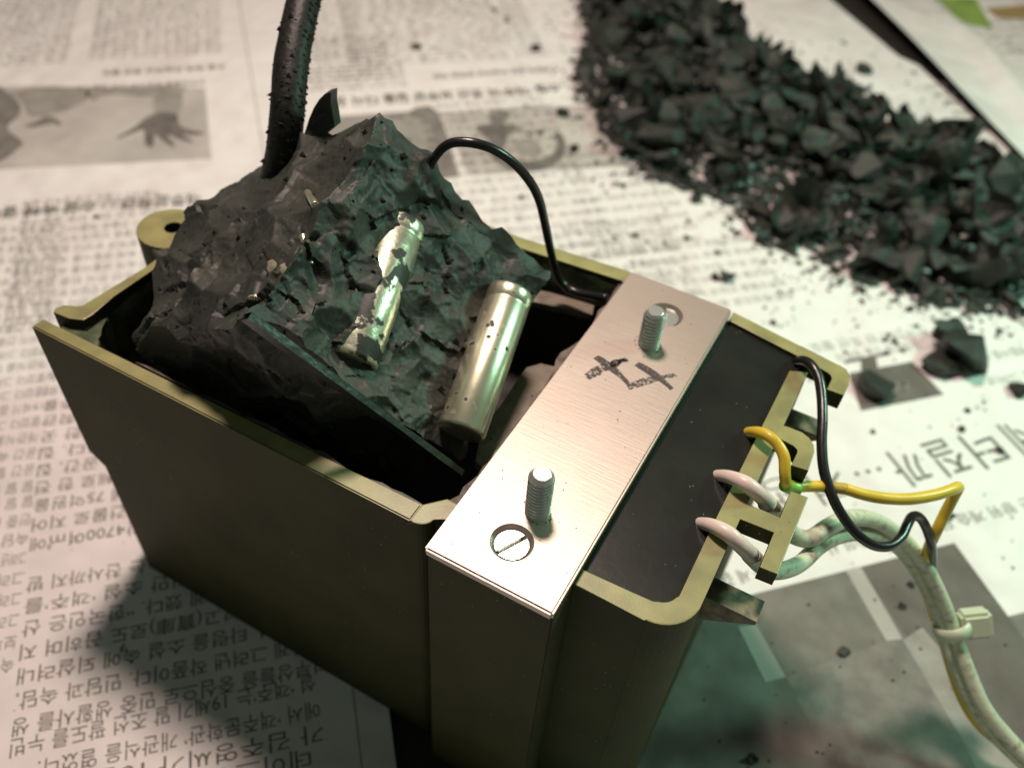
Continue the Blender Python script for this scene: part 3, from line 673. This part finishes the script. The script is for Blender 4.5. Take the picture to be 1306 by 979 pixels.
# scraps of bright foil where the sheath has been chipped off the buried can
def flake(p, r, m, h, seed, asp=1.6, ang=70):
    rr = random.Random(seed); c = onF(*p, h); v = [c + nF * .02]; n = 30; 
    for k in range(n):
        a_ = 2 * math.pi * k / n; q = r * rr.uniform(.75, 1.1); dx, dy = q * asp * math.cos(a_), q * math.sin(a_); ca, sa = math.cos(R_(ang)), math.sin(R_(ang))
        v.append(c + ex * (dx * ca - dy * sa) + ey * (dx * sa + dy * ca) + nF * (-.02 - .35 * abs(dy)))
    return obj('bright_foil_scrap', mesh('f', v, [(0, 1 + k, 1 + (k + 1) % n) for k in range(n)]), M[m], lump, smooth=True)


# torn crumbs clinging to the block
v = []; f = []; rs2 = random.Random(21)
for k in range(330):
    px, py = rs2.uniform(165, 700), rs2.uniform(140, 610); d = _ray(px, py).normalized(); hit, nrm_, _i, _d = _bv.ray_cast(CP, d)
    if hit is None or noise.noise(hit * 1.7) < -.12: continue
    s_ = rs2.choice([.012, .018, .026, .04, .06]); b0 = len(v); c = hit + d * -.2 * s_
    for q in ((1, 0, 0), (-.6, .8, 0), (-.5, -.7, .2), (0, 0, 1), (.2, .1, -.9)): v.append(c + Vector(q) * s_ * rs2.uniform(.5, 1.4))
    f += [(b0, b0 + 1, b0 + 3), (b0 + 1, b0 + 2, b0 + 3), (b0 + 2, b0, b0 + 3), (b0, b0 + 4, b0 + 1), (b0 + 1, b0 + 4, b0 + 2), (b0 + 2, b0 + 4, b0)]
tag(obj('resin_crumbs', mesh('c', v, f), M['block'], lump), kind='stuff')
# green board edge running down the lower ridge
def bar3(a, b, wd, th, m, name, parent):
    d = (b - a).normalized(); s = nF.cross(d).normalized(); v = []; N_ = 24
    for i in range(N_ + 1):
        t = i / N_; p = a.lerp(b, t); k = wd * (1 + .25 * noise.noise(p * 2)); n_ = th * (1 + .4 * noise.noise(p * 3.1))
        v += [p - s * k / 2 - nF * .16, p - s * k / 2 + nF * n_, p + s * k / 2 + nF * n_ * .9, p + s * k / 2 - nF * .16]
    f = []
    for i in range(N_):
        for q in range(4): q2 = (q + 1) % 4; f.append((4 * i + q, 4 * i + q2, 4 * i + 4 + q2, 4 * i + 4 + q))
    return obj(name, mesh(name, v, f), M[m], parent)
bar3(onF(318, 402, -.05), onF(590, 603, -.06), .09, .02, 'edge', 'board_edge', lump)
# thin upright fin of resin behind the block
fp = [(385, 178), (389, 168), (394, 152), (400, 138), (407, 127), (414, 120), (422, 118), (422, 132), (425, 148), (427, 162), (410, 176)]
v = [aty(x, y, 3.95 + .12 * math.sin((y - 118) / 20)) for x, y in fp]; n_ = len(v); v += [p + Vector((.02, .12, .02)) for p in v]
mid = sum((Vector(p) for p in v[:n_]), Vector()) / n_ + Vector((.03, .14, 0)); v.append(mid)
f = [(i, (i + 1) % n_, 2 * n_) for i in range(n_)] + [tuple(range(n_, 2 * n_))] + [(i, n_ + i, n_ + (i + 1) % n_, (i + 1) % n_) for i in range(n_)]
obj('resin_fin', mesh('fin', v, f), M['block'], lump)

# ------------------------------------------------------------------ cables and wires
cab = thing('power_cable', aty(356, 200, 3.9), 'thick black cable rising out of the top of the resin block', 'cable')
CPt = [aty(352, 235, 3.75), aty(362, 185, 3.85), aty(367, 135, 4.1), aty(371, 85, 4.5), aty(380, 35, 5.0), aty(391, -15, 5.6), aty(402, -70, 6.2)]
obj('cable_sheath', tube(CPt, .25, 12, sides=28), M['cable'], cab, smooth=True)
L_ = catmull(CPt, 12); v = []; f = []
for k in range(520):
    i = rnd.randrange(6, len(L_) - 2); p = L_[i].lerp(L_[i + 1], rnd.random()); t = (L_[i + 1] - L_[i]).normalized(); u = t.orthogonal().normalized(); w_ = t.cross(u)
    a_ = rnd.uniform(0, 6.28); dr = u * math.cos(a_) + w_ * math.sin(a_)
    if dr.x < -.1 and rnd.random() < .8: continue
    c = p + dr * .247; s = rnd.choice([.012, .018, .024, .036, .05]); b0 = len(v)
    for q in ((1, 0, 0), (-.6, .8, 0), (-.5, -.7, .2), (0, 0, 1), (.2, .1, -.9)): v.append(c + Vector(q) * s * rnd.uniform(.6, 1.4) )
    f += [(b0, b0 + 1, b0 + 3), (b0 + 1, b0 + 2, b0 + 3), (b0 + 2, b0, b0 + 3), (b0, b0 + 4, b0 + 1), (b0 + 1, b0 + 4, b0 + 2), (b0 + 2, b0 + 4, b0)]
tag(obj('resin_crumbs', mesh('c', v, f), M['chip'], cab), kind='stuff')
jw = [aty(548, 212, 4.05), aty(556, 199, 4.1), aty(567, 187, 4.15), aty(582, 181.5, 4.2), aty(606, 183, 4.3), (aty(630, 191, 4.45)), aty(655, 208, 4.65), aty(676, 232, 4.85), aty(688, 256, 5.0), aty(695, 285, 5.15), aty(702, 318, 5.3), aty(709, 346, 5.45), aty(720, 364, 5.5), aty(740, 374, 5.5), aty(775, 380, 5.45)]
o = obj('jumper_wire', tube(jw, .066, 8), M['blackwire'], None, smooth=True); tag(o, 'thin glossy black wire arching from the resin block down beside the metal plate', 'wire')
def Z(px, py, z): return atz(px, py, z)
# yellow wire
ya = thing('yellow_wire', Z(1000, 600, 6.1), 'bright yellow wire looping over the hook and kinking back down to the bundle', 'wire')
Y1 = [Z(946, 556, 5.8), Z(953, 552, 6.02), Z(966, 551, 6.27), Z(980, 556, 6.36), Z(992, 567, 6.33), Z(1000, 583, 6.25), Z(1001, 603, 6.1), Z(1003, 616, 5.95), Z(1012, 621, 5.82), Z(1028, 620, 5.75), Z(1050, 620, 5.72)]
Y2 = [Z(1050, 620, 5.72), Z(1078, 623, 5.70), Z(1100, 630, 5.65), Z(1128, 635, 5.6), Z(1160, 636, 5.55), Z(1192, 631, 5.5), Z(1214, 624, 5.45), Z(1222, 621, 5.35), Z(1218, 630, 5.2), Z(1205, 655, 4.85), Z(1192, 682, 4.5), Z(1182, 705, 3.8), Z(1178, 740, 2.95), Z(1189, 778, 2.35), Z(1203, 818, 1.85), Z(1216, 862, 1.4), Z(1232, 900, 1.0), Z(1254, 930, .8), Z(1285, 952, .6), Z(1330, 972, .5)]
obj('insulation', tube(Y1, .078, 8), M['yellow'], ya, smooth=True)
yg = mat('grimy_yellow', (.50, .36, .06), .4, col2=(.07, .06, .04), nscale=2.2, lo=.42, hi=.6)
obj('insulation', tube(Y2[:2], .08, 8), yg, ya, smooth=True); obj('insulation', tube(Y2[1:], .082, 10), M['yellow'], ya, smooth=True)
obj('splice', tube([Z(1001, 618, 5.92), Z(1009, 621, 5.84), Z(1018, 623, 5.80)], .098, 6), M['greenend'], ya, smooth=True)
# white wires
def pale(points1, points2, label, r=.125):
    t = thing('white_wire', points1[0], label, 'wire')
    obj('clean_end', tube(points1, .08, 8, rad=lambda q: .06 + .045 * min(1, q * 1.6)), M['pinkwire'], t, smooth=True)
    obj('insulation', tube(points2, r, 10), M['white'], t, smooth=True)
    return t
pale([Z(906, 606, 5.86), Z(912, 606, 6.0), Z(930, 608, 6.23), Z(950, 616, 6.33), Z(968, 630, 6.22), Z(979, 642, 6.02)],
     [Z(978, 641, 6.02), Z(990, 655, 5.72), Z(1003, 673, 5.45), Z(1016, 684, 5.25), Z(1034, 686, 5.15), Z(1056, 672, 5.05), Z(1080, 661, 4.9), Z(1106, 661, 4.65), Z(1132, 672, 4.3), Z(1160, 696, 3.85), Z(1183, 728, 3.35), Z(1202, 768, 2.8), Z(1216, 805, 2.35), Z(1232, 850, 1.95), Z(1254, 900, 1.5), Z(1285, 940, 1.1), Z(1330, 985, .8)],
     'upper grimy white wire passing over the bridge of the wire guide')
pale([Z(884, 668, 5.86), Z(890, 667, 6.0), Z(908, 670, 6.22), Z(928, 680, 6.28), Z(946, 696, 6.15), Z(958, 708, 5.95)],
     [Z(957, 707, 5.95), Z(970, 720, 5.6), Z(985, 728, 5.35), Z(1003, 726, 5.2), Z(1022, 717, 5.05), Z(1043, 698, 4.85), Z(1068, 684, 4.65), Z(1098, 680, 4.4), Z(1126, 685, 4.1), Z(1153, 705, 3.6), Z(1174, 736, 3.1), Z(1195, 778, 2.6), Z(1206, 812, 2.15), Z(1222, 856, 1.75), Z(1246, 906, 1.3), Z(1276, 945, .95), Z(1330, 995, .65)],
     'lower grimy white wire emerging beneath the end of the wire guide bar', .115)
for p in (((972, 636, 6.1), (984, 646, 5.95)), ((951, 700, 6.1), (963, 712, 5.9))): pass
bw_ = [Z(1012, 467, 5.92), Z(1016, 461, 6.10), Z(1026, 460, 6.27), Z(1036, 467, 6.33), Z(1044, 482, 6.3), Z(1048, 505, 6.22), Z(1049, 535, 6.12), Z(1048, 565, 6.0), Z(1051, 600, 5.85), Z(1062, 634, 5.68), Z(1077, 661, 5.5), Z(1096, 683, 5.35), Z(1115, 695, 5.2), Z(1134, 696, 5.1), Z(1149, 685, 5.05), Z(1157, 669, 5.05), Z(1163, 659, 5.0), Z(1172, 659, 4.9), Z(1181, 672, 4.7), Z(1188, 695, 4.3), Z(1189, 722, 3.3), Z(1190, 760, 2.5), Z(1203, 805, 1.9), Z(1227, 865, 1.35), Z(1252, 912, 1.0), Z(1282, 945, .75), Z(1330, 980, .5)]
o = obj('black_wire', tube(bw_, .072, 8), M['blackwire'], None, smooth=True); tag(o, 'black wire hooking over the far corner of the right wall and dipping into the bundle', 'wire')
# clear beads of resin where the wires leave the potting
for p, s in (((911, 611), .085), ((889, 672), .085), ((950, 556), .07), ((1013, 467), .07)):
    c = Z(p[0], p[1], 5.97); bm = bmesh.new(); bmesh.ops.create_uvsphere(bm, u_segments=16, v_segments=10, radius=1)
    bmesh.ops.scale(bm, vec=(s * 1.5, s * 1.2, s * .55), verts=bm.verts); bmesh.ops.translate(bm, vec=c, verts=bm.verts); obj('resin_bead', bm, M['resin'], case, smooth=True)
# cable tie
tc = Z(1214, 800, 2.35); td = (Z(1222, 856, 1.8) - Z(1195, 765, 2.75)).normalized()
tie = thing('cable_tie', tc, 'milky nylon cable tie clasped round the wire bundle', 'cable tie')
def band():
    u = td.orthogonal().normalized(); w_ = td.cross(u); v = []; f = []; n = 40
    for k in range(n):
        a_ = 2 * math.pi * k / n
        for rr, h in ((.20, -.10), (.245, -.10), (.255, 0), (.245, .10), (.20, .10)):
            v.append(tc + td * h + (u * math.cos(a_) + w_ * math.sin(a_)) * (rr + .05))
    for k in range(n):
        k2 = (k + 1) % n
        for q in range(5): q2 = (q + 1) % 5; f.append((5 * k + q, 5 * k2 + q, 5 * k2 + q2, 5 * k + q2))
    return mesh('band', v, f)
obj('band', band(), M['tie'], tie, smooth=True)
hb = bmesh.new(); bmesh.ops.create_cube(hb, size=1); bmesh.ops.scale(hb, vec=(.48, .44, .36), verts=hb.verts); bmesh.ops.bevel(hb, geom=hb.edges[:], offset=.06, segments=2, affect='EDGES')
xr = Vector((RM[0][0], RM[1][0], RM[2][0])); hx = (xr * .96 + Vector((0, 0, .22))).normalized(); hz = hx.cross(td).normalized(); hy = hz.cross(hx)
Mh = Matrix((hx, hy, hz)).transposed().to_4x4(); Mh.translation = Z(1243, 794, 2.45)
bmesh.ops.transform(hb, matrix=Mh, verts=hb.verts); hd = obj('tie_head', hb, M['tie'], tie)
hs = box(-.11, .11, -.10, .10, .165, .185, .008); bmesh.ops.transform(hs, matrix=Mh, verts=hs.verts); obj('tie_head_recess', hs, M['tie'], hd)
# ------------------------------------------------------------------ chips of resin
def facet(seed, sx, sy, sz, n=16):
    rr = random.Random(seed); bm = bmesh.new()
    for i in range(n):
        v = Vector((rr.gauss(0, 1), rr.gauss(0, 1), rr.gauss(0, 1))).normalized() * rr.uniform(.8, 1.05); bm.verts.new((v.x * sx, v.y * sy, v.z * sz))
    r = bmesh.ops.convex_hull(bm, input=bm.verts[:]); bmesh.ops.delete(bm, geom=[g for g in r['geom_interior'] if isinstance(g, bmesh.types.BMVert)], context='VERTS')
    bmesh.ops.subdivide_edges(bm, edges=bm.edges[:], cuts=1, use_grid_fill=True)
    for v in bm.verts:
        q = v.co + Vector((seed * 3.1, 0, 0)); v.co *= 1 + .10 * noise.noise(q * 2.2) 
    me = bpy.data.meshes.new('resin_chip'); bm.to_mesh(me); bm.free(); me.materials.append(M['chip']); return me
def shaving(seed, ln, wd, curl, th):
    """curved shard: pointed, thick at one side, with a ragged rim"""
    rr = random.Random(seed); nu, nv = 8, 4; v = []
    for side in (1, -1):
        for i in range(nu + 1):
            u = i / nu; half = wd * (math.sin(math.pi * (.08 + .86 * u)) ** .7) * (1 + .25 * rr.uniform(-1, 1)) / 2
            for j in range(nv + 1):
                t = j / nv * 2 - 1; x = (u - .5) * ln + (rr.uniform(-.05, .05) if abs(t) == 1 else 0); y = half * t
                z = curl * ((u - .5) ** 2 * 3 + t * t * .5) + .05 * rr.uniform(-1, 1) * wd
                v.append((x, y, z + side * 1.7 * th * (1 - .6 * t * t) * math.sin(math.pi * (.1 + .8 * u)) * (1 + .3 * rr.uniform(-1, 1)) / 2))
    A = (nu + 1) * (nv + 1); f = []
    for i in range(nu):
        for j in range(nv):
            a_ = i * (nv + 1) + j; q = (a_, a_ + nv + 1, a_ + nv + 2, a_ + 1); f.append(q); f.append(tuple(A + z for z in q[::-1]))
    rim_ = [j for j in range(nv + 1)] + [i * (nv + 1) + nv for i in range(1, nu + 1)] + [nu * (nv + 1) + j for j in range(nv - 1, -1, -1)] + [i * (nv + 1) for i in range(nu - 1, 0, -1)]
    for k in range(len(rim_)): a_, b_ = rim_[k], rim_[(k + 1) % len(rim_)]; f.append((a_, b_, A + b_, A + a_))
    me = mesh('resin_chip', v, f); me.materials.append(M['chip']); return me
protos = [facet(i, *d) for i, d in enumerate([(.62, .42, .28), (.55, .36, .34), (.5, .45, .36), (.7, .34, .26), (.45, .35, .28), (.6, .5, .24), (.4, .3, .3)])]
protos += [shaving(40 + i, *d) for i, d in enumerate([(1.5, .7, .35, .14), (1.3, .6, .5, .12), (1.1, .8, .3, .16), (1.7, .55, .45, .13), (1.2, .9, .55, .12), (.95, .5, .4, .14), (1.4, .75, -.3, .15)])]
edge_lo = [(735, -40), (738, 0), (746, 40), (728, 108), (760, 150), (790, 195), (830, 228), (930, 262), (975, 315), (1040, 334), (1080, 356), (1130, 374), (1200, 390), (1250, 400), (1330, 404), (1450, 420)]
edge_hi = [(1500, 330), (1310, 238), (1250, 208), (1205, 178), (1130, 158), (1090, 118), (1000, 100), (960, 58), (925, 20), (880, -40)]
PP = [Vector(g2(*p)) for p in edge_lo + edge_hi]
def inside(p):
    c = False; n = len(PP)
    for i in range(n):
        a, b = PP[i], PP[(i + 1) % n]
        if (a.y > p.y) != (b.y > p.y) and p.x < (b.x - a.x) * (p.y - a.y) / (b.y - a.y) + a.x: c = not c
    return c
def dist(p):
    m_ = 1e9; n = len(PP)
    for i in range(n):
        a, b = PP[i], PP[(i + 1) % n]; d = b - a; t = max(0, min(1, (p - a).dot(d) / d.dot(d))); m_ = min(m_, (a + d * t - p).length)
    return m_
bx0, bx1 = min(p.x for p in PP), max(p.x for p in PP); by0, by1 = min(p.y for p in PP), max(p.y for p in PP)
def hgt(p):
    d = dist(p); return min(1.35, d * .62) * (.75 + .45 * noise.noise(Vector((p.x * .5, p.y * .5, 0))))
# the fine rubble under the pile: one mass nobody could count
v = []; f = []; rs = random.Random(5); cnt = 0
small = [(1, 0, 0), (-.6, .8, 0), (-.5, -.7, .2), (.1, .1, .45), (.2, .1, -.6)]; sf = [(0, 1, 3), (1, 2, 3), (2, 0, 3), (0, 4, 1), (1, 4, 2), (2, 4, 0)]
def rubble(p, z, s):
    b0 = len(v); a_ = rs.uniform(0, 6.28); c_, s_ = math.cos(a_), math.sin(a_)
    for q in small:
        x, y = q[0] * rs.uniform(.6, 1.3) * s, q[1] * rs.uniform(.6, 1.3) * s; v.append((p[0] + c_ * x - s_ * y, p[1] + s_ * x + c_ * y, z + q[2] * s * rs.uniform(.6, 1.3)))
    f.extend(tuple(b0 + k for k in q) for q in sf)
while cnt < 5200:
    p = Vector((rs.uniform(bx0, bx1), rs.uniform(by0, by1)))
    if not inside(p): continue
    cnt += 1; h = hgt(p); s = rs.uniform(.10, .32); rubble(p, max(s * .3, h * rs.uniform(.3, .95) - .05), s)
tag(obj('resin_rubble', mesh('resin_rubble', v, f), M['chip']), 'fine charcoal rubble making up the inside of the pile of resin chips', 'rubble', None, 'stuff')
# chips one can tell apart
first = {}
def chip(p, z, s, k, rot, label, group, zs=1.0):
    o = bpy.data.objects.new('resin_chip', protos[k]); C.objects.link(o)
    o.location = (p[0], p[1], z); o.rotation_euler = rot; o.scale = (s, s, s * zs); tag(o, label, 'resin chip', group); return o
SH = ['broad blocky', 'chunky', 'thick cubic', 'long blocky', 'squat', 'flat slab shaped', 'small lumpy', 'long curved', 'scooped', 'wide curved', 'long narrow curled', 'wide scooped', 'small thin', 'arched']
AL = ['at the far end', 'in the upper part', 'in the middle', 'in the lower right part', 'at the right border end']
ax0, ax1 = Vector(g2(790, 0)), Vector(g2(1306, 340))
def where(p):
    t = (p - ax0).dot(ax1 - ax0) / (ax1 - ax0).length_squared; a_ = AL[max(0, min(4, int(t * 5)))]
    n_ = Vector((-(ax1 - ax0).y, (ax1 - ax0).x)).normalized(); s = (p - ax0).dot(n_)
    return ('nearest the case' if s < -1.3 else 'nearest the far sheet' if s > 1.3 else 'along the crest') + ' ' + a_
n = 0; tries = 0; placed = []
while n < 285 and tries < 20000:
    tries += 1; p = Vector((rs.uniform(bx0, bx1), rs.uniform(by0, by1)))
    if not inside(p) or dist(p) < .12: continue
    if any((p - q).length < .42 for q in placed): continue
    placed.append(p); n += 1; h = hgt(p); s = rs.choice([.65, .8, .95, 1.1, 1.25, 1.4]) * 1.08 * (.62 if dist(p) < .7 else 1.0)
    kk = rs.choice([0, 1, 2, 3, 4, 5, 6, 0, 1, 2, 3, 5, 7, 8, 9, 10, 11, 12, 13]); chip(p, h + .12, s, kk, (rs.gauss(0, .55), rs.gauss(0, .45), rs.uniform(0, 6.28)), SH[kk] + ' chip ' + where(p) + ' of the heap', 'resin chips in the heap')
# single chips and crumbs lying apart from the heap
def lone(px, py, s, k, rot, label, zs=1.0, z=None):
    p = g2(px, py); return chip(p, z if z is not None else .16 * s, s, k, rot, label, None, zs)
lone(1113, 497, 1.15, 2, (.3, .5, 1.9), 'dark blunt resin chip on the small grey printed box')
big = lone(1224, 462, 1.55, 5, (.2, .6, .8), 'large two pointed resin chip lying right of the small grey printed box', 1.5, .35)
lone(1197, 470, 1.1, 2, (.2, .2, .4), 'rounded resin lump touching the large two pointed chip')
lone(1216, 440, 1.0, 13, (1.1, .5, .9), 'upright pointed resin sliver above the large chip', 1, .35)
lone(1297, 500, .85, 6, (.1, .4, 2), 'small round resin lump above the headline at the right border')
lone(1075, 832, .27, 2, (.2, .1, .6), 'tiny cube shaped resin crumb on the grey picture')
lone(1161, 746, .24, 4, (.4, .1, .3), 'tiny resin crumb on the grey picture left of the wire bundle')
lone(1218, 876, .22, 6, (.4, .1, 1.3), 'tiny resin crumb on the pale stripe beside the bundle')
lone(1100, 93, 1.0, 6, (.2, .2, .3), 'square resin lump alone above the heap')
lone(717, 148, .75, 6, (.2, .2, .3), 'blurred resin lump beside the picture with the curved shape')
lone(731, 192, .6, 4, (.2, .2, 2.3), 'flat blurred resin flake below the picture lump')
lone(912, 355, .42, 4, (.1, .2, .3), 'resin crumb between the plate corner and the heap'); lone(888, 256, .5, 2, (.1, .2, 1.3), 'resin crumb under the bend of the heap edge')
lone(924, 357, .34, 11, (.1, .2, .3), 'thin resin sliver beside the crumb near the plate corner')
lone(156, 826, .14, 7, (1.2, .3, 1.9), 'tiny black sliver standing on the lower left text'); lone(531, 62, .45, 2, (.2, .2, .3), 'single blurred crumb on the upper middle text'); lone(683, 64, .5, 2, (.2, .2, 1.3), 'single blurred crumb near the top left of the heap')
lone(29, 484, .13, 6, (.2, .2, 1.3), 'tiny crumb on the text left of the case'); lone(125, 279, .3, 6, (.2, .2, 1.3), 'tiny crumb on the text above the left corner of the case')
lone(1113, 551, .2, 4, (.2, .3, .1), 'tiny crumb above the row of three dots'); lone(1233, 524, .26, 4, (.2, .3, 1.1), 'tiny crumb left of the round lump by the headline'); lone(1226, 548, .24, 2, (.2, .3, 1.1), 'tiny crumb on top of the big headline'); lone(1275, 575, .28, 2, (.2, .6, 1.1), 'crumb lying on a stroke of the big headline')
lone(1148, 773, .13, 11, (.2, .3, .1), 'tiny flat flake on the pale end of the stripe'); lone(957, 967, .16, 11, (.2, .3, .1), 'tiny dark flake at the bottom of the grey picture')
# crumbs strewn round the heap: too many to count
v = []; f = []; cnt = 0
lo = [Vector(g2(*p)) for p in edge_lo]; hi = [Vector(g2(*p)) for p in edge_hi]
while cnt < 1150:
    L = lo if rs.random() < .72 else hi; i = rs.randrange(len(L) - 1); a, b = L[i], L[i + 1]; p = a.lerp(b, rs.random())
    away = (b - a).normalized(); nn = Vector((-away.y, away.x)); q = p + nn * .3
    if inside(q): nn = -nn
    d = rs.expovariate(1 / 1.25) - .1; q = p + nn * d
    if d > 9: continue
    s = min(.16, .022 + rs.expovariate(1 / .032)) * (1.5 if d < .5 else 1)
    rubble(q, s * .3, s); cnt += 1
for k in range(90):
    p = g2(rs.uniform(880, 1306), rs.uniform(440, 979)); rubble(p, .02, rs.choice([.012, .02, .03, .045]))
for k in range(24):
    p = g2(rs.uniform(0, 480), rs.uniform(230, 979)); rubble(p, .06, rs.choice([.01, .015, .02]))
for k in range(70):
    p = g2(rs.uniform(1080, 1306), rs.uniform(0, 160)); rubble(p, .09, rs.choice([.03, .05, .08]))
tag(obj('resin_crumbs', mesh('resin_crumbs', v, f), M['chip']), 'scatter of tiny charcoal crumbs strewn over the newspaper around the heap', 'crumbs', None, 'stuff')
v = []; f = []
for k in range(46):
    rubble((rs.uniform(.1, 1.6), rs.uniform(.2, 5.9)), ZP + .004, rs.choice([.006, .009, .014]))
for k in range(30):
    a_ = rs.uniform(0, 6.28); c = rs.choice(st_pos); rubble((c.x + .2 * math.cos(a_), c.y + .2 * math.sin(a_)), ZP + .006, rs.choice([.01, .016]))
tag(obj('plate_crumbs', mesh('resin_crumbs', v, f), M['chip'], case), None, None, None, 'stuff')
